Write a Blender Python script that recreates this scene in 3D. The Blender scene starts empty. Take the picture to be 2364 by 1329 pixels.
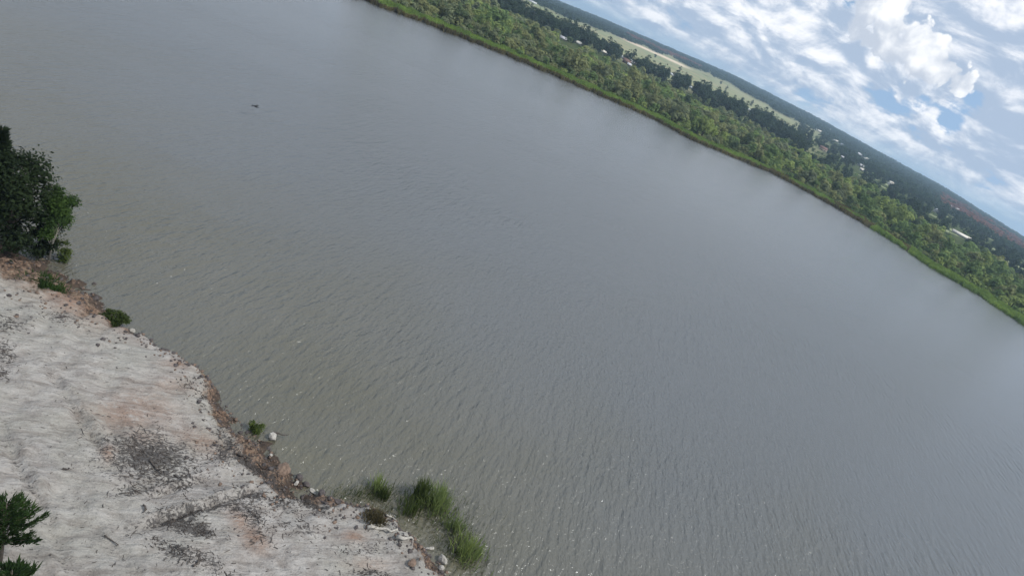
import bpy, math, random
import numpy as np
from mathutils import Matrix, Vector
R_ = math.radians
SC = bpy.context.scene
COL = SC.collection

# ------------------------------------------------------------------ camera
F_PX, PW, PH, CAM_H = 1450.0, 2364.0, 1329.0, 30.0
ELEV, ROLL = R_(-24.1), R_(26.8)
_up = np.array([math.cos(ELEV) * math.sin(ROLL), math.cos(ELEV) * math.cos(ROLL), -math.sin(ELEV)])
_yw = np.array([0, 0, -1.0]) - _up * (-_up[2]); _yw /= np.linalg.norm(_yw)
_xw = np.cross(_yw, _up)
CAMR = np.array([_xw, _yw, _up])                 # world = CAMR @ camera vector
cam = bpy.data.cameras.new('camera'); camo = bpy.data.objects.new('camera', cam); COL.objects.link(camo)
cam.sensor_fit = 'HORIZONTAL'; cam.sensor_width = 36.0; cam.lens = 36.0 * F_PX / PW
cam.clip_start = 0.5; cam.clip_end = 30000
camo.matrix_world = Matrix.Translation((0, 0, CAM_H)) @ Matrix([list(r) for r in CAMR]).to_4x4()
SC.camera = camo

def ray(u, v):
    d = np.array([u - PW / 2, -(v - PH / 2), -F_PX]); d /= np.linalg.norm(d)
    return CAMR @ d
def at(u, v, z=0.0):
    d = ray(u, v); t = (z - CAM_H) / d[2]
    return np.array([0, 0, CAM_H]) + d * t
def project(p):
    c = CAMR.T @ (np.asarray(p, float) - np.array([0, 0, CAM_H]))
    return PW / 2 + F_PX * c[0] / -c[2], PH / 2 - F_PX * c[1] / -c[2]

# ------------------------------------------------------------------ sun, view
SUN_AZ, SUN_EL = R_(95), R_(52)                  # azimuth clockwise from the view direction
sun = bpy.data.lights.new('sun', 'SUN'); suno = bpy.data.objects.new('sun', sun); COL.objects.link(suno)
sun.energy = 3.0; sun.angle = R_(6); sun.color = (1, .955, .89)
sd = Vector((math.sin(SUN_AZ) * math.cos(SUN_EL), math.cos(SUN_AZ) * math.cos(SUN_EL), math.sin(SUN_EL)))
suno.rotation_euler = sd.to_track_quat('Z', 'Y').to_euler()
SC.view_settings.view_transform = 'Standard'; SC.view_settings.look = 'None'
SC.view_settings.gamma = 1; SC.view_settings.exposure = 0.2; SC.view_settings.use_curve_mapping = False

# ------------------------------------------------------------------ node helper
class NT:
    def __init__(s, nt): s.nt = nt; s.nt.nodes.clear()
    def n(s, t, props=None, **inp):
        nd = s.nt.nodes.new(t)
        for k, v in (props or {}).items(): setattr(nd, k, v)
        for k, v in inp.items():
            key = int(k[1:]) if k[0] == 'i' and k[1:].isdigit() else k.replace('_', ' ')
            s.set(nd.inputs[key], v)
        return nd
    def set(s, sock, v):
        if hasattr(v, 'is_output'): s.nt.links.new(v, sock)
        elif isinstance(v, bpy.types.Node): s.nt.links.new(v.outputs[0], sock)
        else:
            if sock.type == 'RGBA' and len(v) == 3: v = (*v, 1)
            sock.default_value = v
    def m(s, op, a, b=0.0, c=0.0, clamp=False):
        nd = s.n('ShaderNodeMath', {'operation': op, 'use_clamp': clamp})
        s.set(nd.inputs[0], a); s.set(nd.inputs[1], b); s.set(nd.inputs[2], c)
        return nd.outputs[0]
    def vm(s, op, a, b=(0, 0, 0), c=None):
        nd = s.n('ShaderNodeVectorMath', {'operation': op}); s.set(nd.inputs[0], a); s.set(nd.inputs[1], b)
        if c is not None: s.set(nd.inputs['Scale'], c)
        return nd.outputs['Value'] if op in ('DOT_PRODUCT', 'LENGTH') else nd.outputs[0]
    def rng(s, x, a, b, c=0.0, d=1.0, smooth=True):
        nd = s.n('ShaderNodeMapRange', {'interpolation_type': 'SMOOTHSTEP' if smooth else 'LINEAR'})
        for i, v in enumerate((x, a, b, c, d)): s.set(nd.inputs[i], v)
        return nd.outputs[0]
    def mix(s, f, a, b, mode='MIX'):
        nd = s.n('ShaderNodeMix', {'data_type': 'RGBA', 'blend_type': mode})
        s.set(nd.inputs[0], f); s.set(nd.inputs[6], a); s.set(nd.inputs[7], b)
        return nd.outputs[2]
    def noise(s, vec, scale, detail=4, rough=.55, dist=0.0):
        nd = s.n('ShaderNodeTexNoise'); s.set(nd.inputs['Vector'], vec)
        s.set(nd.inputs['Scale'], scale); s.set(nd.inputs['Detail'], detail)
        s.set(nd.inputs['Roughness'], rough); s.set(nd.inputs['Distortion'], dist)
        return nd.outputs[0]
    def mapping(s, vec, scale=(1, 1, 1), rotz=0.0, loc=(0, 0, 0)):
        nd = s.n('ShaderNodeMapping', {'vector_type': 'TEXTURE'}); s.set(nd.inputs['Vector'], vec)      # rotz: direction of the new x axis
        nd.inputs['Scale'].default_value = tuple(1 / k for k in scale); nd.inputs['Rotation'].default_value = (0, 0, rotz)
        nd.inputs['Location'].default_value = loc
        return nd.outputs[0]
    def attr(s, name): return s.n('ShaderNodeAttribute', {'attribute_name': name})

# ------------------------------------------------------------------ world: Nishita sky with broken cloud cover
world = bpy.data.worlds.new('World'); SC.world = world; world.use_nodes = True
world.cycles.sampling_method = 'MANUAL'; world.cycles.sample_map_resolution = 256
SC.cycles.max_bounces = 5; SC.cycles.diffuse_bounces = 2; SC.cycles.glossy_bounces = 2; SC.cycles.transmission_bounces = 2; SC.cycles.volume_bounces = 0
W = NT(world.node_tree)
D = W.vm('NORMALIZE', W.n('ShaderNodeTexCoord').outputs['Generated'])
sep = W.n('ShaderNodeSeparateXYZ', Vector=D)
zc = W.m('MAXIMUM', sep.outputs['Z'], 0.0)
skyv = W.vm('NORMALIZE', W.vm('ADD', W.vm('MULTIPLY', D, (1, 1, .8)), (0, 0, .30)))
sky = W.n('ShaderNodeTexSky', {'sky_type': 'NISHITA', 'sun_disc': False, 'sun_elevation': SUN_EL, 'sun_rotation': SUN_AZ,
                               'air_density': 1.0, 'dust_density': .4, 'ozone_density': 2.0}, Vector=skyv)
def layer(off):
    f = W.vm('MULTIPLY', W.vm('SCALE', D, c=W.m('DIVIDE', 1.0, W.m('ADD', zc, off))), (1, 1, 0.0))
    w = W.n('ShaderNodeTexNoise', Vector=f, Scale=2.2, Detail=3.0)
    f = W.vm('ADD', f, W.vm('SCALE', W.vm('SUBTRACT', w.outputs['Color'], (.5, .5, .5)), c=.42))
    return W.noise(W.vm('ADD', f, (3.1, 1.7, 0)), 3.2, 7, .58)
n1 = layer(.20); n2 = layer(.215)                                  # the same layer met a little higher up: its tops catch light
# heaped cloud: places in the sky given as directions
puff_v = W.n('ShaderNodeTexVoronoi', {'feature': 'SMOOTH_F1'}, Vector=W.vm('ADD', D, W.vm('SCALE', W.vm('SUBTRACT', W.n('ShaderNodeTexNoise', Vector=D, Scale=30.0, Detail=4.0).outputs['Color'], (.5, .5, .5)), c=.03)), Scale=30.0, Detail=2.5, Roughness=.6, Smoothness=.5)
puff = W.m('SUBTRACT', .42, puff_v.outputs['Distance'])
puff_n = W.m('SUBTRACT', W.noise(D, 20.0, 7, .60, .3), .5)
flatD = W.vm('MULTIPLY', D, (1, 1, 1.9))
mid_n = W.noise(flatD, 11.0, 6, .58, .4)
mid_u = W.noise(W.vm('ADD', flatD, (0, 0, .022)), 11.0, 6, .58, .4)         # the same heaps met higher up
def blobs(lst):
    acc = None
    for (u, v, rad, amp) in lst:
        d = ray(u, v); k = 1 - math.cos(rad / F_PX)
        dt = W.vm('DOT_PRODUCT', D, tuple(d))
        e = W.m('EXPONENT', W.m('DIVIDE', W.m('SUBTRACT', dt, 1.0), k))
        e = W.m('MULTIPLY', e, amp)
        acc = e if acc is None else W.m('SMOOTH_MAX', acc, e, .12)
    return acc
heap = blobs([(2000, 0, 72, 1), (2060, 10, 66, 1), (2050, 75, 70, 1), (2105, 95, 66, 1), (2145, 130, 60, 1), (2180, 160, 52, 1), (2210, 195, 36, 1), (2010, -50, 90, 1), (1990, 50, 44, 1)])
heap = W.m('ADD', heap, W.m('ADD', W.m('MULTIPLY', puff, .50), W.m('MULTIPLY', puff_n, .42)))
heap_a = W.rng(heap, .36, .46)
gap = blobs([(2115, 238, 40, 1), (2060, 212, 30, .8), (2190, 280, 36, .9), (2258, 222, 34, .8), (2010, 185, 22, .6), (1957, 3, 20, 1), (2300, 330, 34, .5), (2330, 420, 60, .35), (1420, 60, 40, .25)])
white = blobs([(1790, 20, 60, .7), (1860, 60, 50, .9), (1930, 115, 52, 1), (2000, 150, 42, 1), (2040, 165, 20, .8), (2330, 40, 70, .9), (1700, 20, 60, .4), (1900, 180, 50, .4)])
grey = blobs([(1930, 55, 40, 1), (1985, 110, 34, 1.2), (2050, 155, 28, 1.2), (2115, 190, 24, 1.1), (2165, 215, 16, .7), (2300, 150, 75, .7), (2345, 330, 70, .7), (1780, 110, 60, .3), (1600, 60, 80, .25), (2240, 100, 40, .4)])
dens = W.m('SUBTRACT', W.m('ADD', W.m('MULTIPLY_ADD', n1, .6, .2), W.m('MULTIPLY', W.m('MAXIMUM', white, grey), .14)), W.m('MULTIPLY', gap, .33))
dens = W.m('ADD', dens, W.m('ADD', W.m('MULTIPLY', puff_n, .16), W.m('MULTIPLY', W.m('SUBTRACT', mid_n, .5), .95)))
cover = W.rng(dens, .27, .39)
lit = W.m('ADD', W.m('MULTIPLY', W.m('SUBTRACT', n1, n2), .8), W.m('MULTIPLY', W.m('SUBTRACT', n1, .5), .8))
lit = W.m('ADD', lit, W.m('ADD', W.m('MULTIPLY', white, .42), W.m('MULTIPLY', grey, -.55)))
lit = W.m('ADD', lit, W.m('ADD', W.m('MULTIPLY', puff_n, .55), W.m('MULTIPLY', W.m('SUBTRACT', mid_n, mid_u), 2.9)))
lit = W.rng(lit, -.34, .58)
cloud = W.mix(lit, (.40, .49, .63), (1.0, 1.0, 1.02))
heap_l = W.rng(W.m('ADD', W.m('ADD', W.m('MULTIPLY', puff_n, 1.5), W.m('MULTIPLY', puff, .5)), W.m('MULTIPLY', grey, -.62)), -.75, .10)
heap_c = W.mix(heap_l, (.52, .58, .68), (1.06, 1.06, 1.06))
hz_f = W.rng(W.m('ADD', zc, W.m('MULTIPLY', puff_n, .035)), .000, .030)
SKY_K = 0.125
skyc = W.vm('SCALE', sky.outputs[0], c=SKY_K)
skyc = W.mix(.30, skyc, (.50, .68, .82))
low = W.mix(hz_f, (.56, .72, .82), skyc)
cov2 = W.m('MULTIPLY', cover, W.m('ADD', W.m('MULTIPLY', hz_f, .6), .4))
c1 = W.mix(W.m('MULTIPLY', cov2, .93), low, cloud)
c2 = W.mix(heap_a, c1, heap_c)
bg = W.n('ShaderNodeBackground', Color=c2, Strength=1.0)
W.n('ShaderNodeOutputWorld', Surface=bg)

# ------------------------------------------------------------------ mesh helpers
rng = np.random.default_rng(7)
def mesh_np(name, V, quads=None, tris=None, mats=(), mi=None, attrs=None, smooth=False):
    V = np.asarray(V, np.float32); me = bpy.data.meshes.new(name)
    nq = 0 if quads is None else len(quads); nt = 0 if tris is None else len(tris)
    loops = []
    if nq: loops.append(np.asarray(quads, np.int32).ravel())
    if nt: loops.append(np.asarray(tris, np.int32).ravel())
    loops = np.concatenate(loops)
    starts = np.concatenate([np.arange(nq) * 4, nq * 4 + np.arange(nt) * 3]).astype(np.int32)
    me.vertices.add(len(V)); me.vertices.foreach_set('co', V.ravel())
    me.loops.add(len(loops)); me.loops.foreach_set('vertex_index', loops)
    me.polygons.add(nq + nt); me.polygons.foreach_set('loop_start', starts)
    for m in mats: me.materials.append(m)
    if mi is not None: me.polygons.foreach_set('material_index', np.asarray(mi, np.int32))
    for k, a in (attrs or {}).items():
        at_ = me.attributes.new(k, 'FLOAT', 'POINT'); at_.data.foreach_set('value', np.asarray(a, np.float32))
    me.update(calc_edges=True); me.validate()
    if smooth: me.polygons.foreach_set('use_smooth', np.ones(nq + nt, bool))
    return me
def link(name, me, parent=None, loc=(0, 0, 0)):
    o = bpy.data.objects.new(name, me); COL.objects.link(o); o.location = loc
    if parent: o.parent = parent
    return o
def tag(o, label=None, cat=None, group=None, kind=None):
    if label: o['label'] = label
    if cat: o['category'] = cat
    if group: o['group'] = group
    if kind: o['kind'] = kind
    return o
def empty(name, loc, rz=0.0):
    o = bpy.data.objects.new(name, None); COL.objects.link(o); o.location = loc; o.rotation_euler = (0, 0, rz)
    o.empty_display_size = .3
    return o
class Geo:
    """collects quads/tris of one mesh, with a per-vertex tint and per-face material index"""
    def __init__(s): s.V = []; s.Q = []; s.T = []; s.qm = []; s.tm = []; s.tint = []; s.n = 0
    def add(s, V, Q=None, T=None, mi=0, tint=0.0):
        V = np.asarray(V, float); s.V.append(V)
        s.tint.append(np.broadcast_to(np.asarray(tint, float), (len(V),)))
        if Q is not None and len(Q): s.Q.append(np.asarray(Q) + s.n); s.qm.append(np.full(len(Q), mi))
        if T is not None and len(T): s.T.append(np.asarray(T) + s.n); s.tm.append(np.full(len(T), mi))
        s.n += len(V)
    def tube(s, pts, rad, sides=6, mi=0, tint=0.0):
        pts = np.asarray(pts, float); k = len(pts); rings = []
        for i in range(k):
            t = pts[min(i + 1, k - 1)] - pts[max(i - 1, 0)]; t /= np.linalg.norm(t) + 1e-9
            a = np.cross(t, [0.31, .93, .2]); a /= np.linalg.norm(a) + 1e-9; b = np.cross(t, a)
            th = np.arange(sides) * 2 * math.pi / sides
            rings.append(pts[i] + rad[i] * (np.cos(th)[:, None] * a + np.sin(th)[:, None] * b))
        Q = [(i * sides + j, i * sides + (j + 1) % sides, (i + 1) * sides + (j + 1) % sides, (i + 1) * sides + j) for i in range(k - 1) for j in range(sides)]
        V = np.concatenate(rings + [pts[:1], pts[-1:]])
        T = [((j + 1) % sides, j, k * sides) for j in range(sides)] + [((k - 1) * sides + j, (k - 1) * sides + (j + 1) % sides, k * sides + 1) for j in range(sides)]
        s.add(V, Q, T, mi, tint)
    def box(s, x0, x1, y0, y1, z0, z1, mi=0):
        V = [(x, y, z) for z in (z0, z1) for y in (y0, y1) for x in (x0, x1)]
        s.add(V, [(0, 2, 3, 1), (4, 5, 7, 6), (0, 1, 5, 4), (1, 3, 7, 5), (3, 2, 6, 7), (2, 0, 4, 6)], None, mi)
    def arrays(s):
        V = np.concatenate(s.V); Q = np.concatenate(s.Q) if s.Q else np.zeros((0, 4), int); T = np.concatenate(s.T) if s.T else np.zeros((0, 3), int)
        mi = np.concatenate(s.qm + s.tm); return V, Q, T, mi, np.concatenate(s.tint)
    def mesh(s, name, mats, smooth=False):
        V, Q, T, mi, ti = s.arrays()
        return mesh_np(name, V, Q if len(Q) else None, T if len(T) else None, mats, mi, {'tint': ti}, smooth)
def unit(v): return v / (np.linalg.norm(v, axis=-1, keepdims=True) + 1e-9)
def leaf_cards(g, P, N, size, aspect=1.0, mi=0, tint=0.0, r=rng):
    """bent four-sided leaf sprays at points P facing N"""
    n = len(P); a = unit(np.cross(N, r.normal(size=(n, 3)))); b = np.cross(N, a)
    s = (np.asarray(size) * r.uniform(.65, 1.35, n))[:, None]
    off = N * s * .18
    V = np.stack([P - a * s * aspect, P - b * s * .55 + off, P + a * s * aspect, P + b * s * .55 + off], 1).reshape(-1, 3)
    g.add(V, np.arange(n * 4).reshape(n, 4), None, mi, np.repeat(np.broadcast_to(tint, (n,)), 4))
def crown(g, clumps, n, size, mi=0, r=rng, out=.6, aspect=1.0, tv=.5, fill=.25, jit=.0):
    w = np.array([c[3] * c[4] for c in clumps]); w = w / w.sum()
    idx = r.choice(len(clumps), n, p=w); C = np.array(clumps)[idx]
    d = unit(r.normal(size=(n, 3))); d[:, 2] = np.where(d[:, 2] < -.35, -d[:, 2], d[:, 2])
    rad = r.uniform(fill, 1, n) ** .45
    P = C[:, :3] + d * rad[:, None] * np.stack([C[:, 3], C[:, 3], C[:, 4]], 1)
    if jit: P = P + r.normal(0, jit, (n, 3)) * C[:, 3:4]
    N = unit(d * out + unit(r.normal(size=(n, 3))) * (1 - out) + np.array([0, 0, .45]))
    ct = r.uniform(-tv, tv, len(clumps))[idx] + r.uniform(-.25, .25, n)
    leaf_cards(g, P, N, size, aspect, mi, ct, r)

# ------------------------------------------------------------------ materials
def mat(name):
    m = bpy.data.materials.new(name); m.use_nodes = True
    return m, NT(m.node_tree)
def leaf_mat(name, col, var=.30, hue=(1.12, 1.08, .85), trans=.42):
    m, t = mat(name)
    ti = t.attr('tint').outputs['Fac']
    ob = t.m('MULTIPLY', t.m('SUBTRACT', t.n('ShaderNodeObjectInfo').outputs['Random'], .5), .7)
    x = t.m('ADD', ti, ob)
    f = t.rng(x, -.9, .9, 0, 1, False)
    lo = tuple(c * (1 - var) for c in col); hi = tuple(c * (1 + var) * h for c, h in zip(col, hue))
    c = t.mix(f, lo, hi)
    d = t.n('ShaderNodeBsdfDiffuse', Color=c); tr = t.n('ShaderNodeBsdfTranslucent', Color=c)
    s = t.n('ShaderNodeMixShader', i0=trans, i1=d, i2=tr)
    t.n('ShaderNodeOutputMaterial', Surface=s)
    return m
def plain(name, col, rough=.8, var=.25, scale=6.0, bump=0.0):
    m, t = mat(name); co = t.n('ShaderNodeTexCoord').outputs['Object']
    n = t.noise(co, scale, 6, .6)
    c = t.mix(t.rng(n, .3, .7), tuple(x * (1 - var) for x in col), tuple(min(1, x * (1 + var)) for x in col))
    p = t.n('ShaderNodeBsdfPrincipled', Base_Color=c, Roughness=rough)
    if bump: t.set(p.inputs['Normal'], t.n('ShaderNodeBump', Height=n, Strength=bump, Distance=.05))
    t.n('ShaderNodeOutputMaterial', Surface=p)
    return m
LEAF = {
 'olive': leaf_mat('leaf_olive', (0.215, 0.24, 0.13)),
 'green': leaf_mat('leaf_green', (0.145, 0.215, 0.095)),
 'bright': leaf_mat('leaf_bright', (0.235, 0.3, 0.12)),
 'grey': leaf_mat('leaf_grey', (0.2, 0.23, 0.14), hue=(1.06, 1.06, .95)),
 'mid': leaf_mat('leaf_mid', (0.12, 0.165, 0.095)),
 'dark': leaf_mat('leaf_cloud_shade', (0.044, 0.066, 0.048), hue=(1.2, 1.2, 1.0)),  # cloud shadow on the far tree belt, put into a darker leaf colour
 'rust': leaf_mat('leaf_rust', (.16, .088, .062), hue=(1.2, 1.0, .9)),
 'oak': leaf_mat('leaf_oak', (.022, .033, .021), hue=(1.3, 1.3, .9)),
 'birch': leaf_mat('leaf_birch', (.048, .086, .030)),
 'needle': leaf_mat('leaf_needle', (.035, .065, .025)),
 'reed': leaf_mat('leaf_reed', (.150, .240, .075), hue=(1.25, 1.1, .8), trans=.45),
 'reedbrown': leaf_mat('leaf_reed_brown', (.125, .110, .066)),
 'reednear': leaf_mat('leaf_reed_near', (.175, .235, .095), hue=(1.2, 1.1, .9), trans=.55),
 'weed': leaf_mat('leaf_weed', (.060, .085, .030)),
 'wood': leaf_mat('leaf_wood', (.035, .058, .040), hue=(1.3, 1.25, 1.0)),
}
BARK = plain('bark', (.085, .07, .055), .9, .35, 9, .4)
BARKP = plain('bark_pale', (.30, .28, .24), .85, .35, 14, .3)
DEADW = plain('dead_wood', (.060, .050, .043), .9, .4, 8, .4)
PALEW = plain('pale_wood', (.36, .34, .30), .85, .3, 7, .4)
ROCKP = plain('rock_pale', (.34, .325, .295), .9, .25, 5, .8)
ROCKD = plain('rock_dark', (.070, .060, .058), .9, .4, 6, .8)
ROCKB = plain('rock_brown', (.15, .105, .078), .9, .35, 5, .8)

# ------------------------------------------------------------------ far shore: shoreline and terrain
FSH = [(837, 0), (884, 19), (953.5, 43.5), (999.6, 60), (1012, 68), (1100, 101), (1194, 139), (1345, 204), (1500, 271), (1599.5, 324.6), (1716, 373), (1782, 400), (1800, 409),
       (1903.6, 465), (1984, 511), (2068.6, 562.7), (2145, 616), (2241, 670), (2364, 752), (2480, 832)]
_p = [at(u, v) for u, v in FSH]
S_AZ = np.array([math.degrees(math.atan2(p[0], p[1])) for p in _p]); S_R = np.array([math.hypot(p[0], p[1]) for p in _p])
S_AZ = np.concatenate([[-180, -120, -60, -35], S_AZ, [60, 120, 180]]); S_R = np.concatenate([[300, 300, 240, 245], S_R, [300, 300, 300]])
H_AZ = np.array([-12, -7.8, -3.0, 2.5, 8.6, 15.7, 21.2, 26.3, 32.4, 40]); H_Z = np.array([0, 0, 22, 39, 58, 56, 44, 35, 2, 0.0])
RIDGE = 3200.0
def shoreR(a):
    return np.interp(a, S_AZ, S_R) + .9 * np.sin(a * 3.1) + .6 * np.sin(a * 7.7 + 1) + .35 * np.sin(a * 19.3 + 2)
def terr(x, y):
    x = np.asarray(x, float); y = np.asarray(y, float)
    a = np.degrees(np.arctan2(x, y)); d = np.hypot(x, y); R0 = shoreR(a); s = d - R0
    f = np.clip(s / (RIDGE - R0), 0, 1) ** 1.3
    z = np.where(s > 0, np.minimum(.5, .06 * s + .02), np.maximum(.06 * s, -3)) + np.interp(a, H_AZ, H_Z) * f
    return z - np.clip((d - RIDGE - 250) / 3000, 0, 3) ** 1.0 * 25
def s_of(x, y): return float(np.hypot(x, y) - shoreR(np.degrees(np.arctan2(x, y))))
def hit(u, v):
    """where the line of sight through a photograph pixel meets the far land"""
    d = ray(u, v); h = math.hypot(d[0], d[1]); D_ = np.geomspace(180, 3400, 900)
    x, y = d[0] / h * D_, d[1] / h * D_; zr = CAM_H + d[2] / h * D_
    z = terr(x, y); k = np.argmax(zr < z) if (zr < z).any() else len(D_) - 1
    return np.array([x[k], y[k], float(z[k])]), D_[k]

azs = np.concatenate([np.arange(-180, -26, 3.0), np.arange(-26, 40, .2), np.arange(40, 180.1, 3.0)])
ss = np.concatenate([[-60, -25, -10, -4, -1.5, -.5, 0, .5, 1.5, 3, 6, 10], np.geomspace(15, 2800, 60), [3000, 3300, 3800, 5000, 7000, 9500]])
A, S_ = np.meshgrid(azs, ss, indexing='ij'); Dg = shoreR(A) + S_
X = np.sin(np.radians(A)) * Dg; Y = np.cos(np.radians(A)) * Dg; Z = terr(X, Y)
na, ns_ = A.shape; ii = np.arange(na * ns_).reshape(na, ns_)
Q = np.stack([ii[:-1, :-1], ii[:-1, 1:], ii[1:, 1:], ii[1:, :-1]], -1).reshape(-1, 4)
m, t = mat('far_ground')
geo = t.n('ShaderNodeNewGeometry').outputs['Position']; sa = t.attr('s').outputs['Fac']; aa = t.attr('az').outputs['Fac']
nz = t.noise(geo, .02, 5, .6); nz2 = t.noise(geo, .15, 5, .6)
grass = t.mix(t.rng(nz2, .35, .65), (.035, .060, .020), (.085, .095, .045))
field = t.mix(t.rng(t.noise(t.mapping(geo, (.004, .012, 1)), 1.0, 3), .38, .62), (.20, .235, .125), (.33, .285, .18))
field = t.mix(t.rng(nz2, .3, .75), field, (.235, .26, .145))
ff = t.m('ADD', sa, t.m('MULTIPLY', t.m('SUBTRACT', nz, .5), 260))
f1 = t.m('MULTIPLY', t.rng(ff, 330, 430), t.rng(ff, 2300, 2000, 0, 1))
f1 = t.m('MULTIPLY', f1, t.rng(aa, 19, 15))
f1 = t.m('MULTIPLY', f1, t.rng(t.noise(t.mapping(geo, (.0045, .011, 1), R_(10)), 1.0, 4, .65), .66, .60))
c = t.mix(f1, grass, field)
track = t.m('MULTIPLY', t.m('MULTIPLY', t.rng(aa, -2.0, -.5), t.rng(aa, 5.5, 4.0)), t.m('MULTIPLY', t.rng(ff, 1240, 1300), t.rng(ff, 1500, 1420)))
c = t.mix(track, c, (.62, .52, .38))
clear = t.m('MULTIPLY', t.rng(aa, 20, 22), t.rng(t.noise(t.mapping(geo, (.012, .012, 1)), 1.0, 3), .56, .62))
c = t.mix(t.m('MULTIPLY', clear, t.rng(sa, 240, 330)), c, (.25, .28, .16))
far = t.mix(t.rng(nz, .4, .6), (.050, .060, .038), (.12, .085, .058))
c = t.mix(t.rng(sa, 1900, 2300), c, far)
c = t.mix(t.rng(sa, 3, 0), c, (.055, .045, .032))
t.n('ShaderNodeOutputMaterial', Surface=t.n('ShaderNodeBsdfDiffuse', Color=c))
tag(link('ground', mesh_np('ground', np.stack([X, Y, Z], -1).reshape(-1, 3), Q, None, [m], None, {'s': S_.ravel(), 'az': A.ravel()}, True)), kind='structure')

# ------------------------------------------------------------------ water
m, t = mat('lake_water')
P_ = t.n('ShaderNodeNewGeometry').outputs['Position']
def crest(ang, across, along, seed, detail=2.0):
    return t.noise(t.mapping(P_, (along, across, 1), R_(ang), (seed, seed * .7, 0)), 1.0, detail, .5, .25)
w1 = crest(86, 1.6, .26, 0.0); w2 = crest(70, 1.7, .40, 31.0); w3 = crest(92, 3.2, 1.3, 11.0)
chop = t.noise(P_, 3.4, 3, .6)
patch = t.rng(t.noise(t.mapping(P_, (.016, .034, 1), R_(25)), 1.0, 4, .6), .36, .66)
h = t.m('ADD', t.m('MULTIPLY', t.m('ADD', w1, t.m('MULTIPLY', w2, .7)), t.m('ADD', t.m('MULTIPLY', patch, .9), .22)), t.m('MULTIPLY', w3, .42))
h = t.m('ADD', h, t.m('MULTIPLY', chop, .34))
lee = t.rng(t.n('ShaderNodeSeparateXYZ', Vector=P_).outputs['Y'], 60, 210, 1.0, .50)      # sheltered towards the far shore
h = t.m('MULTIPLY', h, lee)
bump = t.n('ShaderNodeBump', Height=h, Strength=1.0, Distance=.34)
sh = t.attr('shallow').outputs['Fac']
mud = t.mix(t.rng(t.noise(P_, .03, 4, .6), .35, .65), (.090, .085, .060), (.104, .100, .082))
silt = t.m('ADD', t.attr('silt').outputs['Fac'], t.m('MULTIPLY', t.m('SUBTRACT', t.noise(t.mapping(P_, (.012, .03, 1), R_(60)), 1.0, 5, .6), .5), .9))
mud = t.mix(t.rng(silt, .15, .85), (.094, .099, .100), mud)              # browner silt near the bank; sky reflection's blue put into the colour farther out
mud = t.mix(t.m('MULTIPLY', sh, t.rng(t.noise(P_, .5, 4, .6), .2, .7)), mud, (.120, .110, .070))
p = t.n('ShaderNodeBsdfPrincipled', Base_Color=mud, Roughness=.2, IOR=1.62, Specular_Tint=(.90, .96, 1.0), Normal=bump)
t.n('ShaderNodeOutputMaterial', Surface=p)
WATER = m

# ------------------------------------------------------------------ near bank: shoreline (pixel, width of the eroded slope in metres)
NSH = [((-900, -130), 4), ((-300, 280), 5), ((-100, 440), 6.0), ((0, 515), 6.5), ((90, 580), 6.2), ((127, 603), 5.6), ((160, 636), 4.6), ((211, 676), 3.6), ((250, 712), 2.6), ((300, 768), 1.5),
       ((340, 788), .9), ((400, 824), .7), ((450, 858), .8), ((500, 905), 1.1), ((545, 962), 1.7), ((590, 1004), 2.4), ((640, 1056), 3.0), ((690, 1104), 2.6), ((740, 1148), 1.7), ((800, 1168), 1.0),
       ((860, 1190), .8), ((920, 1220), .9), ((962, 1252), 1.1), ((1000, 1285), 1.4), ((1042, 1330), 1.8), ((1090, 1390), 2), ((1160, 1480), 2)]
NP = np.array([at(*q)[:2] for q, w in NSH] + [(20, 18), (60, 2), (140, -40)]); NW = np.array([w for q, w in NSH] + [2, 2, 2])
def bank_d(x, y):
    """signed distance inland from the near shoreline, and the slope width there"""
    x = np.asarray(x, float).ravel(); y = np.asarray(y, float).ravel(); P = np.stack([x, y], 1)
    best = np.full(len(P), 1e9); sg = np.zeros(len(P)); w = np.zeros(len(P))
    for i in range(len(NP) - 1):
        a, b = NP[i], NP[i + 1]; ab = b - a; tt = np.clip(((P - a) @ ab) / (ab @ ab), 0, 1)
        q = a + tt[:, None] * ab; dd = np.hypot(*(P - q).T)
        cr = ab[0] * (P[:, 1] - a[1]) - ab[1] * (P[:, 0] - a[0])
        k = dd < best - 1e-7
        best[k] = dd[k]; sg[k] = -np.sign(cr[k]); w[k] = NW[i] + (NW[i + 1] - NW[i]) * tt[k]
    return best * sg, w
def vnoise(x, y, seed=0):
    """cheap value noise"""
    xi = np.floor(x).astype(np.int64); yi = np.floor(y).astype(np.int64); fx = x - xi; fy = y - yi
    fx = fx * fx * (3 - 2 * fx); fy = fy * fy * (3 - 2 * fy)
    def hsh(a, b):
        v = (a * 374761393 + b * 668265263 + seed * 982451653) & 0x7fffffff
        v = ((v ^ (v >> 13)) * 1274126177) & 0x7fffffff
        return ((v ^ (v >> 16)) & 0xffff) / 65535.0
    return (hsh(xi, yi) * (1 - fx) + hsh(xi + 1, yi) * fx) * (1 - fy) + (hsh(xi, yi + 1) * (1 - fx) + hsh(xi + 1, yi + 1) * fx) * fy
def fbm(x, y, oct=4, seed=0):
    s = 0; a = .5
    for o in range(oct): s = s + a * vnoise(x * 2 ** o, y * 2 ** o, seed + o); a *= .5
    return s / (1 - .5 ** oct)
ZB = 1.7
def ell(u, v, ru, rv, ang=0.0, z=ZB):
    """a ground ellipse given about a photograph pixel: centre and inverse 2x2 in metres"""
    c = at(u, v, z)[:2]; ca, sa_ = math.cos(R_(ang)), math.sin(R_(ang))
    e1 = at(u + ru * ca, v + ru * sa_, z)[:2] - c; e2 = at(u - rv * sa_, v + rv * ca, z)[:2] - c
    return c, np.linalg.inv(np.stack([e1, e2], 1))
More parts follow.
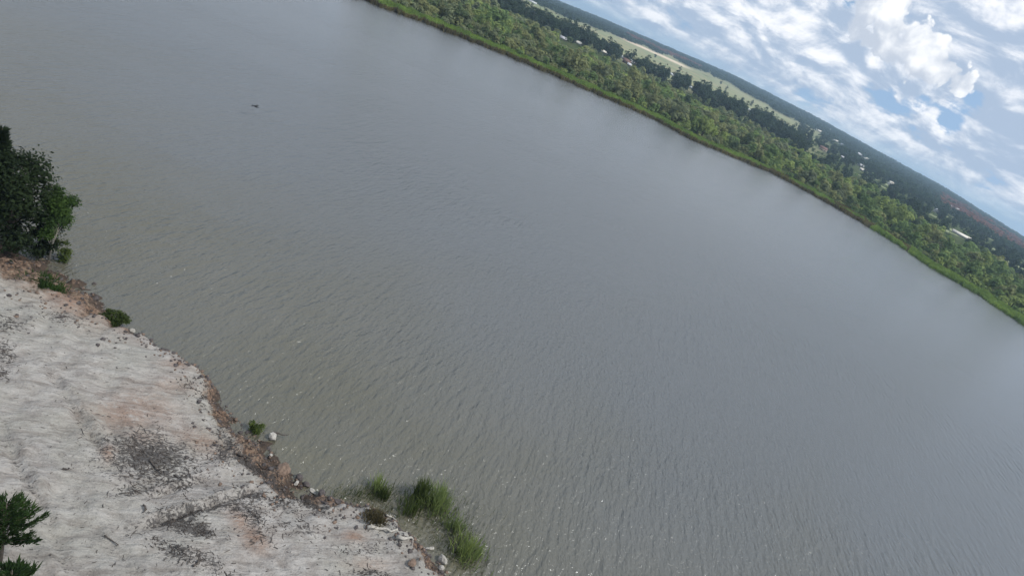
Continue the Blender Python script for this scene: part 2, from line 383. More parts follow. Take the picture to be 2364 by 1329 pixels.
PEAT = [(350, 1045, 100, 58, 0, 1.15), (300, 1020, 40, 22, 0, .7), (420, 1095, 60, 25, -12, .8), (330, 1120, 60, 16, -15, .7), (455, 1170, 110, 16, -17, 1.1), (430, 1205, 60, 22, 20, 1.25), (470, 1215, 30, 14, 40, 1.2),
        (560, 1160, 70, 22, 25, .8), (520, 1030, 30, 30, 40, .9), (400, 1270, 60, 22, 30, .9), (480, 1290, 60, 16, 25, .8), (590, 1130, 45, 16, 20, .9), (650, 1150, 60, 18, 20, .7), (700, 1210, 60, 20, 10, .5),
        (585, 1052, 60, 16, 30, 1.4), (655, 1100, 60, 16, 42, 1.4), (720, 1142, 50, 12, 35, 1.3), (535, 1000, 40, 10, 45, .9), (860, 1310, 50, 14, 0, .8), (600, 1215, 60, 30, 40, .45), (840, 1255, 80, 22, 0, .4), (20, 740, 50, 18, 0, .6), (5, 810, 26, 34, 0, .9), (5, 860, 26, 16, 0, .6), (150, 720, 60, 16, 15, .5)]
PINK = [(290, 950, 70, 34, 0, .8), (250, 1045, 16, 16, 0, 1), (340, 930, 80, 40, 10, .6), (555, 1190, 28, 18, 45, 1), (590, 1235, 38, 24, 45, 1), (820, 1228, 26, 12, 0, 1), (400, 880, 60, 22, 0, .5), (470, 1000, 60, 24, 15, .7),
        (330, 1000, 60, 22, 10, .5), (60, 590, 110, 46, 35, 1.1), (150, 660, 90, 34, 35, 1.2), (860, 1290, 50, 16, 0, .5), (235, 700, 70, 22, 35, .9), (420, 830, 40, 10, 0, .8)]
def mask(lst, x, y):
    o = np.zeros(len(x))
    for (u, v, ru, rv, ang, k) in lst:
        c, M = ell(u, v, ru, rv, ang); q = (np.stack([x, y], 1) - c) @ M.T
        o = np.maximum(o, k * np.exp(-(q ** 2).sum(1) * .9))
    return o
def seg_d(x, y, a, b):
    a, b = np.array(a), np.array(b); ab = b - a; P = np.stack([x, y], 1); tt = np.clip(((P - a) @ ab) / (ab @ ab), 0, 1)
    q = P - (a + tt[:, None] * ab); n = np.array([-ab[1], ab[0]]) / np.hypot(*ab)
    return np.hypot(*q.T), q @ n
RUTS = [((20, 985), (95, 1150), .16), ((50, 1150), (125, 1325), .16), ((88, 1110), (165, 1300), .12), ((215, 1190), (330, 1320), .12), ((350, 1192), (585, 1112), .35), ((345, 1128), (470, 1085), .2), ((125, 850), (235, 1015), .18), ((40, 1040), (75, 1120), .14), ((160, 905), (262, 1060), .10)]
def bank_z(x, y, fine=True):
    d, w = bank_d(x, y); x = np.asarray(x, float).ravel(); y = np.asarray(y, float).ravel()
    jag = (fbm(x * .55, y * .55, 4, 3) - .5) * 1.6 + (fbm(x * 2.2, y * 2.2, 2, 9) - .5) * .5
    dj = d + jag * np.clip(w, .5, 2) * .55
    k = np.clip(dj / (w + .2), 0, 1); k = k * k * (3 - 2 * k)
    z = np.where(dj < 0, np.maximum(dj * .6, -1.8), 1.15 * k + .055 * np.clip(d - w, 0, 12))
    z = z + np.clip(d / 2, 0, 1) * (fbm(x * .25, y * .25, 3, 21) - .5) * .5
    if fine:
        z = z + np.clip(dj, 0, 1) * ((fbm(x * 1.1, y * 1.1, 5, 5) - .5) * .52) + np.clip(dj * 2, 0, 1) * np.clip(1.6 - dj / (w + .3), 0, 1) * (fbm(x * 1.7, y * 1.7, 4, 6) - .5) * 1.1
        for a, b, dep in RUTS:
            pa, pb = at(*a, ZB)[:2], at(*b, ZB)[:2]; dd, sd_ = seg_d(x, y, pa, pb)
            z = z + dep * .85 * (np.exp(-((sd_ - .12) / .16) ** 2) - np.exp(-((sd_ + .22) / .2) ** 2)) * (dd < 1.5) * np.exp(-np.clip(dd - np.abs(sd_), 0, None) * 4)
    return z, dj, w
xs = np.arange(-80, 34, .19); ys = np.arange(-6, 74, .19)
GX, GY = np.meshgrid(xs, ys, indexing='ij'); gx, gy = GX.ravel(), GY.ravel()
gz, gd, gw = bank_z(gx, gy)
keep = (gd > -3.0).reshape(GX.shape)
ii = np.arange(len(gx)).reshape(GX.shape)
Q = np.stack([ii[:-1, :-1], ii[1:, :-1], ii[1:, 1:], ii[:-1, 1:]], -1).reshape(-1, 4)
kq = (keep[:-1, :-1] & keep[1:, :-1] & keep[1:, 1:] & keep[:-1, 1:]).ravel(); Q = Q[kq]
used = np.unique(Q); remap = -np.ones(len(gx), int); remap[used] = np.arange(len(used)); Q = remap[Q]
BX, BY, BZ, BD, BW = gx[used], gy[used], gz[used], gd[used], gw[used]
peat_ruts = mask(PEAT, BX, BY); pink = mask(PINK, BX, BY)
slope = np.clip(1.35 - BD / (BW + .35), 0, 1) * np.clip((BW - .3) / .8, .25, 1)
for a, b, dep in RUTS:
    dd, sd_ = seg_d(BX, BY, at(*a, ZB)[:2], at(*b, ZB)[:2])
    peat_ruts = np.maximum(peat_ruts, dep * 2.4 * np.exp(-((sd_ + .25) / .16) ** 2) * np.exp(-np.clip(dd - np.abs(sd_), 0, None) * 4))  # dark line along the sunken side of each rut
m, t = mat('sand')
P_ = t.n('ShaderNodeNewGeometry').outputs['Position']
st = t.mapping(P_, (.85, 1.5, 1), R_(32))
s1 = t.noise(st, 1.3, 8, .65, .4); s2 = t.noise(P_, 5.0, 6, .65); s3 = t.noise(P_, .22, 4, .6); s4 = t.noise(t.mapping(P_, (1.4, 3.2, 1), R_(26)), 1.6, 6, .7, .5)
c = t.mix(t.rng(s1, .34, .66), (.262, .240, .220), (.392, .375, .352))
c = t.mix(t.m('MULTIPLY', t.rng(s3, .42, .62), .55), c, (.315, .310, .275))
s5 = t.noise(st, .55, 6, .7, .6)
c = t.mix(t.m('MULTIPLY', t.rng(s5, .50, .66), .5), c, (.165, .155, .148))
c = t.mix(t.m('MULTIPLY', t.rng(t.noise(P_, 2.2, 5, .7), .60, .70), .45), c, (.13, .12, .112))
rill = t.noise(t.mapping(P_, (.22, 2.4, 1), R_(30)), 1.0, 5, .6, .35)       # wash-out rills down to the water
c = t.mix(t.m('MULTIPLY', t.rng(rill, .54, .66), .5), c, (.155, .135, .118))
c = t.mix(t.m('MULTIPLY', t.rng(rill, .44, .34), .4), c, (.44, .425, .40))
pk = t.m('MULTIPLY', t.attr('pink').outputs['Fac'], t.rng(s4, .28, .54), clamp=True)
c = t.mix(t.m('MULTIPLY', pk, .9), c, (.255, .165, .118))
c = t.mix(t.m('MULTIPLY', t.rng(s4, .57, .71), .70), c, (.12, .105, .093))
c = t.mix(t.m('MULTIPLY', t.rng(s2, .58, .70), .35), c, (.42, .41, .38))
sl = t.attr('slope').outputs['Fac']
soil = t.mix(t.rng(s2, .35, .65), (.050, .037, .031), (.23, .155, .11))
soil = t.mix(t.rng(s4, .5, .68), soil, (.28, .22, .16))
c = t.mix(t.rng(t.m('ADD', sl, t.m('MULTIPLY', t.m('SUBTRACT', s1, .5), .9)), .42, .72), c, soil)
pt = t.m('ADD', t.attr('peat_ruts').outputs['Fac'], t.m('MULTIPLY', t.m('SUBTRACT', t.noise(t.mapping(P_, (6.5, 11, 1), R_(34)), 1.0, 4, .6), .5), 3.4))
pt = t.m('ADD', pt, t.m('MULTIPLY', t.m('SUBTRACT', s4, .5), 1.4))
c = t.mix(t.m('MULTIPLY', t.rng(pt, .38, .92), .85), c, (.062, .059, .058))
wet = t.rng(t.m('ADD', t.n('ShaderNodeSeparateXYZ', Vector=P_).outputs['Z'], t.m('MULTIPLY', t.m('SUBTRACT', s2, .5), .5)), .62, .18)
c = t.mix(t.m('MULTIPLY', wet, .8), c, (.045, .036, .030))
hh = t.m('ADD', t.m('MULTIPLY', s1, .5), t.m('ADD', t.m('MULTIPLY', s2, .35), t.m('ADD', t.m('MULTIPLY', s4, .5), t.m('MULTIPLY', rill, -.9))))
p = t.n('ShaderNodeBsdfPrincipled', Base_Color=c, Roughness=.95, Normal=t.n('ShaderNodeBump', Height=hh, Strength=1.0, Distance=.26))
p.inputs['Specular IOR Level'].default_value = .2
t.n('ShaderNodeOutputMaterial', Surface=p)
SAND = m
tag(link('sand_bank', mesh_np('sand_bank', np.stack([BX, BY, BZ], 1), Q, None, [SAND], None, {'peat_ruts': peat_ruts, 'pink': pink, 'slope': slope}, True)), kind='structure')
def on_bank(u, v):
    """point of the bank under a photograph pixel"""
    z = ZB
    for _ in range(5):
        p = at(u, v, z); z = max(0.0, float(bank_z([p[0]], [p[1]])[0][0]))
    p = at(u, v, z); return np.array([p[0], p[1], z])

# water sheet: finer near the bank so that the shallows can be told by distance
xs = np.concatenate([[-1500, -600, -250, -120], np.arange(-80, 60, 1.5), [80, 120, 250, 600, 1500]]); ys = np.concatenate([[-1500, -500, -150, -60], np.arange(-20, 80, 1.5), [100, 150, 300, 600, 1500]])
GX, GY = np.meshgrid(xs, ys, indexing='ij'); ii = np.arange(GX.size).reshape(GX.shape)
Q = np.stack([ii[:-1, :-1], ii[1:, :-1], ii[1:, 1:], ii[:-1, 1:]], -1).reshape(-1, 4)
dw, _ = bank_d(GX, GY)
spot = mask([(900, 1130, 190, 70, 30, 1), (1040, 1250, 110, 60, 45, 1), (720, 1040, 110, 50, 40, .8)], GX.ravel(), GY.ravel())
tag(link('water', mesh_np('water', np.stack([GX.ravel(), GY.ravel(), np.zeros(GX.size)], 1), Q, None, [WATER], None, {'shallow': np.clip(spot * np.exp(dw / 9), 0, 1), 'silt': np.exp(np.minimum(dw, 0) / 32)}, True)), kind='structure')

# ------------------------------------------------------------------ houses and sheds over the far bank
def wallmat(name, col): return plain(name, col, .8, .12, 2.0)
WM = {'white': wallmat('wall_white', (.48, .48, .46)), 'cream': wallmat('wall_cream', (.58, .48, .36)), 'brown': wallmat('wall_brown', (.20, .12, .09)), 'grey': wallmat('wall_grey', (.42, .42, .42))}
RM = {'white': wallmat('roof_white', (.54, .55, .56)), 'brown': wallmat('roof_brown', (.16, .09, .07)), 'grey': wallmat('roof_grey', (.40, .40, .42)), 'pale': wallmat('roof_pale', (.66, .62, .54))}
DOORM = plain('door', (.10, .09, .08), .6); GLASSM = plain('window_glass', (.04, .05, .06), .15)
HOUSES = [  # kind, u, v, length px, height px, yaw, wall, roof, label
 ('shed', 1229, 5, 17, 4, 8, 'white', 'white', 'long white shed at the top edge of the photo, beyond the pale field'),
 ('shed', 1275, 12, 9, 3, 0, 'white', 'white', 'short white shed below the skyline, highest of all the roofs'),
 ('cabin', 1298, 90, 15, 4, 10, 'grey', 'grey', 'grey roofed cabin at the foot of the dark tree belt, nearest the top edge'),
 ('cabin', 1332, 100, 15, 4, 6, 'grey', 'pale', 'pale roofed cabin at the foot of the dark tree belt below the tallest crown'),
 ('cabin', 1392, 121, 16, 4, 4, 'white', 'pale', 'low pale roofed cabin just above the brown farmhouse'),
 ('shed', 1418, 70, 5, 4, 0, 'white', 'white', 'tiny lone white shed in the hazy wood above the field'),
 ('farmhouse', 1444, 141, 16, 12, 12, 'brown', 'brown', 'brown walled farmhouse in the white walled yard by the dark trees'),
 ('outbuilding', 1433, 131, 11, 6, 10, 'white', 'white', 'white outbuilding on the upper side of the brown farmhouse'),
 ('outbuilding', 1458, 143, 12, 9, 30, 'white', 'white', 'white gabled outbuilding on the lower right side of the brown farmhouse'),
 ('outbuilding', 1451, 150, 8, 5, 5, 'white', 'white', 'small white outbuilding in front of the brown farmhouse'),
 ('shed', 1551, 172, 18, 6, 8, 'white', 'white', 'long white roofed shed standing clear at the edge of the dark trees'),
 ('cottage', 1597, 203, 13, 7, -10, 'white', 'white', 'white roofed bush cottage, standing among the grey green bushes'),
 ('shed', 1606, 145, 6, 3, 0, 'white', 'white', 'small white shed in the hazy wood above the tan field'),
 ('barn', 1621, 156, 8, 3, 5, 'white', 'grey', 'grey roofed barn in the hazy wood, upper of a pair'),
 ('barn', 1638, 164, 8, 3, 5, 'white', 'white', 'white roofed barn in the hazy wood, lower of a pair'),
 ('cottage', 1728, 254, 6, 4, 0, 'white', 'white', 'little white cottage half buried in the dark tree belt'),
 ('shed', 1792, 231, 7, 3, 0, 'grey', 'grey', 'grey shed just under the wooded skyline'),
 ('shed', 1842, 259, 5, 4, 0, 'white', 'white', 'small white shed in the wood above the green end of the field'),
 ('greenhouse', 1890, 302, 22, 4, 4, 'grey', 'pale', 'long pale roofed greenhouse at the right end of the field'),
 ('cottage', 1915, 300, 6, 5, 0, 'white', 'white', 'bright white cottage just above the long pale greenhouse'),
 ('house', 1898, 343, 15, 10, -8, 'cream', 'brown', 'cream walled house with a brown roof below the end of the field'),
 ('barn', 1927, 324, 12, 4, 6, 'grey', 'pale', 'pale roofed barn below the wooded ridge, right of the long greenhouse'),
 ('barn', 1942, 333, 12, 4, 6, 'grey', 'grey', 'dull grey barn right of the pale roofed barn'),
 ('house', 1980, 355, 12, 6, 4, 'white', 'white', 'white house at the upper edge of the village trees'),
 ('house', 1996, 365, 13, 5, 8, 'white', 'pale', 'long pale house beside the white house at the village top'),
 ('house', 1985, 381, 13, 7, -4, 'white', 'white', 'bright white roofed house in the middle of the village trees'),
 ('outbuilding', 1988, 391, 8, 6, 15, 'grey', 'pale', 'pale outbuilding in front of the bright white roofed house'),
 ('cottage', 1943, 362, 5, 5, 0, 'white', 'grey', 'small grey roofed cottage left of the bright white roofed house'),
 ('house', 2053, 423, 9, 10, 40, 'white', 'pale', 'pale gabled house at the edge of the upper village clearing'),
 ('shed', 2202, 481, 15, 6, 6, 'white', 'white', 'white roofed shed in front of the reddish hillside'),
 ('shed', 2200, 496, 7, 4, 0, 'grey', 'grey', 'small grey shed below the white shed by the reddish hillside'),
 ('cottage', 2159, 486, 8, 9, 50, 'grey', 'white', 'narrow white gabled cottage left of the reddish hillside'),
 ('greenhouse', 2217, 543, 32, 4, 6, 'grey', 'pale', 'very long thin pale greenhouse behind the bright green bushes'),
 ('cottage', 2249, 512, 8, 5, 0, 'grey', 'grey', 'grey cottage on the lower edge of the reddish hillside'),
 ('barn', 2290, 547, 14, 4, 6, 'grey', 'pale', 'pale barn under the dark ridge near the right edge'),
]
HOUSE_BOX = []
for (kind, u, v, lp, hp, yaw, wk, rk, lab) in HOUSES:
    p, dist = hit(u, v + hp * .5); mpp = dist / F_PX * 1.02
    L = lp * mpp; H = max(hp * mpp * .85, 3.0); B = min(max(L * .45, 4.0), 9.0)
    rz = -math.atan2(p[0], p[1]) + R_(yaw)
    root = empty(kind, (p[0], p[1], p[2] - .1), rz); tag(root, lab, kind)
    eave = H * .52
    g = Geo(); g.box(-L / 2, L / 2, -B / 2, B / 2, 0, eave)
    g.add([(-L / 2, -B / 2, eave + .003), (-L / 2, B / 2, eave + .003), (-L / 2, 0, H - .25), (L / 2, -B / 2, eave + .003), (L / 2, B / 2, eave + .003), (L / 2, 0, H - .25)], None, [(0, 2, 1), (3, 4, 5)])
    link('wall', g.mesh('wall', [WM[wk]]), root)
    o_ = .45; g = Geo()
    for sgn in (-1, 1):
        y0 = sgn * (B / 2 + o_); ze = eave - .25
        V = [(-L / 2 - o_, y0, ze), (L / 2 + o_, y0, ze), (L / 2 + o_, 0, H), (-L / 2 - o_, 0, H)]
        V = V + [(a, b, c_ - .18) for a, b, c_ in V]
        g.add(V, [(0, 1, 2, 3), (4, 7, 6, 5), (0, 4, 5, 1), (1, 5, 6, 2), (3, 2, 6, 7), (0, 3, 7, 4)] if sgn < 0 else [(0, 3, 2, 1), (4, 5, 6, 7), (0, 1, 5, 4), (1, 2, 6, 5), (3, 7, 6, 2), (0, 4, 7, 3)])
    link('roof', g.mesh('roof', [RM[rk]]), root)
    if hp >= 5:
        g = Geo(); g.box(-.5 - L * .1, .5 - L * .1, -B / 2 - .06, -B / 2 - .004, .05, min(2.1, eave - .2)); link('door', g.mesh('door', [DOORM]), root)
        for wx in (-.34, .3):
            g = Geo(); g.box(L * wx - .6, L * wx + .6, -B / 2 - .05, -B / 2 - .004, min(1.0, eave * .35), min(2.0, eave - .25)); link('window', g.mesh('window', [GLASSM]), root)
    HOUSE_BOX.append((u, v, lp, hp, dist, lab, p))

# ------------------------------------------------------------------ far trees
def bush_tpl(seed, key, h, wid, n, leaf, lumps=9, stem=True):
    r = np.random.default_rng(seed); g = Geo(); cl = []
    for i in range(lumps):
        a = r.uniform(0, 6.28); q = r.uniform(0, 1) ** .6 * wid * .36; zc_ = h * r.uniform(.26, .70)
        rr = wid * r.uniform(.22, .33) * (1.15 - .5 * zc_ / h)
        cl.append((q * math.cos(a), q * math.sin(a), zc_, rr, rr * r.uniform(.75, 1.1)))
    cl.append((0, 0, h * .72, wid * .2, h * .26))
    crown(g, cl, n, leaf, 0, r, .85, 1.0, .22)
    if stem:
        for i in range(4):
            c_ = cl[r.integers(len(cl))]; g.tube([(0.1 * i, 0, -.3), (c_[0] * .5, c_[1] * .5, c_[2] * .5), c_[:3]], [.14, .09, .04], 5, 1)
    return g
def tree_tpl(seed, h, wid, n, leaf, lumps=13, base=.04):
    r = np.random.default_rng(seed); g = Geo(); cl = []
    for i in range(lumps):
        a = r.uniform(0, 6.28); zc_ = h * r.uniform(base + .12, .84); env = math.sin(math.pi * min(.98, (zc_ / h - base) / (1.06 - base))) ** .6
        q = r.uniform(.25, 1) * wid * .36 * env; rr = wid * r.uniform(.17, .27)
        cl.append((q * math.cos(a), q * math.sin(a), zc_, rr, rr * r.uniform(.7, 1.0)))
    cl.append((0, 0, h * .86, wid * .17, h * .13))
    crown(g, cl, n, leaf, 0, r, .78, 1.0, .3, .25, .12)
    g.tube([(0, 0, -.4), (.1, 0, h * .3), (0, .1, h * .75)], [.34, .26, .08], 6, 1)
    for c_ in cl[:6]: g.tube([(0, 0, h * .25), (c_[0] * .5, c_[1] * .5, c_[2] * .75), c_[:3]], [.16, .1, .04], 5, 1)
    return g
TPL = {}
KINDS = {'olive': ('willow_bush', 'olive green'), 'green': ('alder_bush', 'fresh green'), 'bright': ('willow_tree', 'yellow green'), 'grey': ('thorn_bush', 'grey brown'), 'mid': ('hedge_tree', 'mid green'), 'dark': ('oak_tree', 'dark')}  # the dark kind holds its cloud shadow in the leaf colour
for key in ('olive', 'green', 'grey', 'mid', 'bright'):
    TPL[key] = [bush_tpl(100 + 7 * i + len(key), key, hh_, ww_, 560, .40, 6) for i, (hh_, ww_) in enumerate([(5.2, 6.4), (4.0, 6.0), (6.2, 5.4), (7.6, 6.8)])]
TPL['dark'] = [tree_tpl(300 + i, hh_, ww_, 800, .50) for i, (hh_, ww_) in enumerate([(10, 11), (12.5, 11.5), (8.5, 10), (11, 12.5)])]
LOW = {}
for key in ('olive', 'green', 'grey', 'mid', 'bright'):
    LOW[key] = [bush_tpl(500 + i + len(key), key, hh_, ww_, 190, .62, 6, False) for i, (hh_, ww_) in enumerate([(5.2, 6.4), (4.0, 6.0), (6.2, 5.4)])]
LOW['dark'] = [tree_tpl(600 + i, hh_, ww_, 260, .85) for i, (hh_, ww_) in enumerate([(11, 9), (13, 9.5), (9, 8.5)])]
r = np.random.default_rng(11)
PLANTS = []      # key, x, y, scale, variant, s, az
def blocked(x, y, hgt, wid, s, k=1.0):
    z = float(terr(x, y)); d = math.hypot(x, y); u0, v0 = project((x, y, z)); u1, v1 = project((x, y, z + hgt)); rp = wid * .5 / d * F_PX
    for (u, v, lp, hp, dist, lab, p) in HOUSE_BOX:
        if math.hypot(x - p[0], y - p[1]) < wid * .5 + lp * dist / F_PX * .5: return True
        if d < dist:
            for tt in (.15, .4, .65, .9):
                if math.hypot(u0 + (u1 - u0) * tt - u, (v0 + (v1 - v0) * tt - v)) < (rp * (.8 if tt < .7 else .5) + max(lp, hp) * .42) * k: return True
    return False
def in_frame(x, y, hgt):
    z = float(terr(x, y))
    for f in (.0, .5, 1):
        u, v = project((x, y, z + hgt * f))
        if -25 < u < PW + 25 and -25 < v < PH + 25: return True
    return False
def scatter(s0, s1, a0, a1, step, keyfun, szfun, power=1.0):
    s = s0
    while s < s1:
        a = a0; d = 0
        while a < a1:
            aj = a + r.uniform(-.4, .4) * math.degrees(step / (s + 320)); sj = s + r.uniform(-.45, .45) * step
            Dd = float(shoreR(aj)) + sj; x, y = math.sin(R_(aj)) * Dd, math.cos(R_(aj)) * Dd
            a += math.degrees(step / (s + 320)) * r.uniform(.8, 1.25)
            key = keyfun(aj, sj)
            if key is None: continue
            sc = szfun(aj, sj); tp = TPL[key]; vi = int(r.integers(len(tp))); hgt = 13 * sc if key == 'dark' else 6.5 * sc
            if not in_frame(x, y, hgt) or blocked(x, y, hgt, 9 * sc if key == 'dark' else 6.5 * sc, sj, .62 if key == 'dark' and aj < 15 else .95): continue
            PLANTS.append((key, x, y, sc, vi, sj, aj))
        s += step * (.8 if s < 150 else 1.0) * (1 + s / 900)
def pick(opts):
    k = list(opts); w = np.array([opts[q] for q in k], float); return k[int(r.choice(len(k), p=w / w.sum()))]
def zone(a, s):
    v = vnoise(np.array([a * .22]), np.array([s / 45.0]), 77)[0]; v2 = vnoise(np.array([a * .4]), np.array([s / 30.0]), 78)[0]
    if r.uniform() < .10: return None
    if a > 21: return pick({'green': 5, 'bright': 4 if s < 90 else 1.5, 'mid': 1.5, 'olive': 1.5})
    if v < .36: return pick({'grey': 4, 'olive': 4})
    if v2 > .63: return pick({'green': 4, 'bright': 3})
    return pick({'olive': 4, 'mid': 2, 'green': 1.5, 'grey': 1.2, 'bright': .4})
def bsz(a, s):
    base = .62 if s < 26 else 1.1 if s < 60 else 1.35
    return base * r.uniform(.7, 1.25) * (.75 + .6 * vnoise(np.array([a * .5]), np.array([s / 30.0]), 79)[0])
scatter(13, 30, -24, 37, 5.2, lambda a, s: zone(a, s) if r.uniform() < .62 else None, bsz)
scatter(30, 205, -24, 37, 7.6, zone, bsz)
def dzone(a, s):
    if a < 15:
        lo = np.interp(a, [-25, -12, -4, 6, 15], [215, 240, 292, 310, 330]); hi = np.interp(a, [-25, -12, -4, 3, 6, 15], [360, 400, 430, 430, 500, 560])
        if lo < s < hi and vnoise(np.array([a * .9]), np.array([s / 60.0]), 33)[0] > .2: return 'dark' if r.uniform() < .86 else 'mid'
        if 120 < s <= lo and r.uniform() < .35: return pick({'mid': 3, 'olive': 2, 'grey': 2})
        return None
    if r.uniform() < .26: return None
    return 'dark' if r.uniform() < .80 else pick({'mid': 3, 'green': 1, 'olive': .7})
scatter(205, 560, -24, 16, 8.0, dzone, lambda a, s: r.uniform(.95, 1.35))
scatter(600, 1500, -16, 15, 45.0, lambda a, s: 'dark' if r.uniform() < .14 and s < np.interp(a, [-14, -6, 2, 8, 15], [800, 950, 1350, 1450, 1100]) else None, lambda a, s: r.uniform(.5, .9))
scatter(190, 1100, 15, 37, 11.5, dzone, lambda a, s: r.uniform(.65, 1.0))
PLANTS.sort(key=lambda q: -(q[3] * (13 if q[0] == 'dark' else 6)) / math.hypot(q[1], q[2]))
IND = []; REST = []
quota = {'dark': 85}; cnt = {}; nb = 0
for q in PLANTS:
    if q[0] == 'dark':
        if cnt.get('dark', 0) < 85 and (q[5] < 620): IND.append(q); cnt['dark'] = cnt.get('dark', 0) + 1
        else: REST.append(q)
    elif nb < 205 and q[5] < 90: IND.append(q); nb += 1
    else: REST.append(q)
MESH = {}
for key in TPL:
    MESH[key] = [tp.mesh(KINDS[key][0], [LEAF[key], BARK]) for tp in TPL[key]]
# labels: look, size, row, nearest landmark, and where two still agree the order along the shore from it
LM = [(1010, 66, 'the shoreline step'), (2070, 562, 'the bare shore patch'), (1444, 141, 'the brown farmhouse'), (1551, 172, 'the long clear shed'), (1597, 203, 'the bush cottage'),
      (1298, 90, 'the grey cabin'), (1332, 100, 'the pale cabin'), (1728, 254, 'the little buried cottage'), (1898, 343, 'the cream house'), (1985, 381, 'the bright roofed house'), (2053, 423, 'the pale gabled house'),
      (2159, 486, 'the narrow white cottage'), (2217, 543, 'the very long greenhouse'), (2290, 547, 'the ridge foot barn'), (1890, 302, 'the field end greenhouse'), (2350, 640, 'the right edge'), (1100, 15, 'the top edge')]
ORD = ['first', 'second', 'third', 'fourth', 'fifth', 'sixth', 'seventh', 'eighth', 'ninth', 'tenth', 'eleventh', 'twelfth', 'thirteenth', 'fourteenth']
rows = []
for q in IND:
    key, x, y, sc, vi, s, a = q; z = float(terr(x, y)); u, v = project((x, y, z + 3 * sc))
    lm = min(LM, key=lambda l: abs((u - l[0]) * .89 + (v - l[1]) * .45) + .25 * math.hypot(u - l[0], v - l[1]))
    along = (u - lm[0]) * .89 + (v - lm[1]) * .45
    tall = MESH[key][vi].vertices[0].co.z
    size = ('low', 'broad', 'upright', 'tall')[vi] if key != 'dark' else ('round', 'tall', 'low', 'spreading')[vi]
    if sc > 1.12: size = 'big ' + size
    elif sc < .62: size = 'small ' + size
    row = 'behind the reeds' if s < 30 else 'in second row' if s < 55 else 'in mid thicket' if s < 120 else 'in dark belt' if a < 15 else 'in village wood'
    side = 'level with' if abs(along) < 14 else ('right of' if along > 0 else 'left of')
    rows.append([q, size, row, side, lm[2], abs(along)])
byk = {}
for w_ in rows: byk.setdefault((w_[0][0], w_[1], w_[2], w_[3], w_[4]), []).append(w_)
for k_, ws in byk.items():
    ws.sort(key=lambda w_: w_[5])
    for i, w_ in enumerate(ws):
        key, x, y, sc, vi, s, a = w_[0]; nm, colr = KINDS[key]
        noun = nm.split('_')[1]; noun = 'bush' if noun == 'bush' else 'tree'
        lab = f"{colr} {w_[1]} {noun} {w_[2]} {w_[3]} {w_[4]}"
        if len(ws) > 1: lab = f"{ORD[min(i, 13)]} {lab}"
        w = lab.split()
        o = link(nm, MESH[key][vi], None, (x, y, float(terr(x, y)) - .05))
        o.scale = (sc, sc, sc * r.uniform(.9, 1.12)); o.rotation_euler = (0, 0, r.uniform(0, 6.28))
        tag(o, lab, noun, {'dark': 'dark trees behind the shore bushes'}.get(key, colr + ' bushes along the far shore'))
def join_stuff(name, items, mats, tpl):
    Vs, Qs, Ts, ms, tn = [], [], [], [], []; n = 0; mis_q, mis_t = [], []
    for (key, x, y, sc, vi, s, a) in items:
        V, Q_, T_, mi, ti = tpl[key][vi % len(tpl[key])]
        th = r.uniform(0, 6.28); c_, s_ = math.cos(th), math.sin(th)
        W_ = np.stack([V[:, 0] * c_ - V[:, 1] * s_, V[:, 0] * s_ + V[:, 1] * c_, V[:, 2] * r.uniform(.9, 1.15)], 1) * sc + np.array([x, y, float(terr(x, y)) - .05])
        Vs.append(W_); Qs.append(Q_ + n); Ts.append(T_ + n); n += len(V); tn.append(ti + r.uniform(-.45, .45))
        mk = mats.index(key) * 2
        mis_q.append(mi[:len(Q_)] + mk); mis_t.append(mi[len(Q_):] + mk)
    ml = []
    for k in mats: ml += [LEAF[k], BARK]
    Q_, T_ = np.concatenate(Qs), np.concatenate(Ts)
    return link(name, mesh_np(name, np.concatenate(Vs), Q_, T_ if len(T_) else None, ml, np.concatenate(mis_q + mis_t), {'tint': np.concatenate(tn)}))
LOWA = {k: [g.arrays() for g in v] for k, v in LOW.items()}
tag(join_stuff('thicket', [q for q in REST if q[0] != 'dark'], ['olive', 'green', 'bright', 'grey', 'mid'], LOWA), 'dense mixed thicket filling the ground between the shore bushes', 'thicket', kind='stuff')
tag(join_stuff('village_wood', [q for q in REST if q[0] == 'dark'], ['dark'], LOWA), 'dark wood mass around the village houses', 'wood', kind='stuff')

# far wood up to the skyline: one mass
g = Geo(); r2 = np.random.default_rng(5); ico = []
def far_clump(seed):
    q = np.random.default_rng(seed); gg = Geo()
    crown(gg, [(q.uniform(-8, 8), q.uniform(-8, 8), q.uniform(2.2, 6.2), q.uniform(3, 5), q.uniform(1.8, 2.8)) for _ in range(9)], 70, 2.1, 0, q, .6)
    return gg.arrays()
FC = [far_clump(900 + i) for i in range(6)]
items = []
for i in range(60000):
    a = r2.uniform(-14, 37); Dd = math.sqrt(r2.uniform(900 ** 2, 3550 ** 2)); x, y = math.sin(R_(a)) * Dd, math.cos(R_(a)) * Dd; s = s_of(x, y)
    if a < 15:
        lo = np.interp(a, [-14, -6, 2, 8, 15], [880, 1000, 1500, 1600, 1150])
        if s < lo + 60 * math.sin(a * 2.3): continue
    elif a < 20 and s < np.interp(a, [15, 20], [1350, 700]): continue
    elif s < 700: continue
    cl = vnoise(np.array([x / 90]), np.array([y / 160]), 4)[0]
    if cl < .30 and Dd < 3000 and r2.uniform() < .75: continue
    if not in_frame(x, y, 9): continue
    if Dd < 2500 and blocked(x, y, 8, 9, s): continue
    items.append(('rust' if (26.5 < a < 34 and 900 < s < 1900 and cl < .62) or (-1 < a < 6 and 1700 < s < 2050 and cl < .7) else 'wood', x, y, r2.uniform(.8, 1.3), int(r2.integers(6)), s, a))
    if len(items) > 12000: break
tag(join_stuff('far_forest', items, ['wood', 'rust'], {'wood': FC, 'rust': FC}), 'hazy blue green forest running up to the skyline', 'forest', kind='stuff')

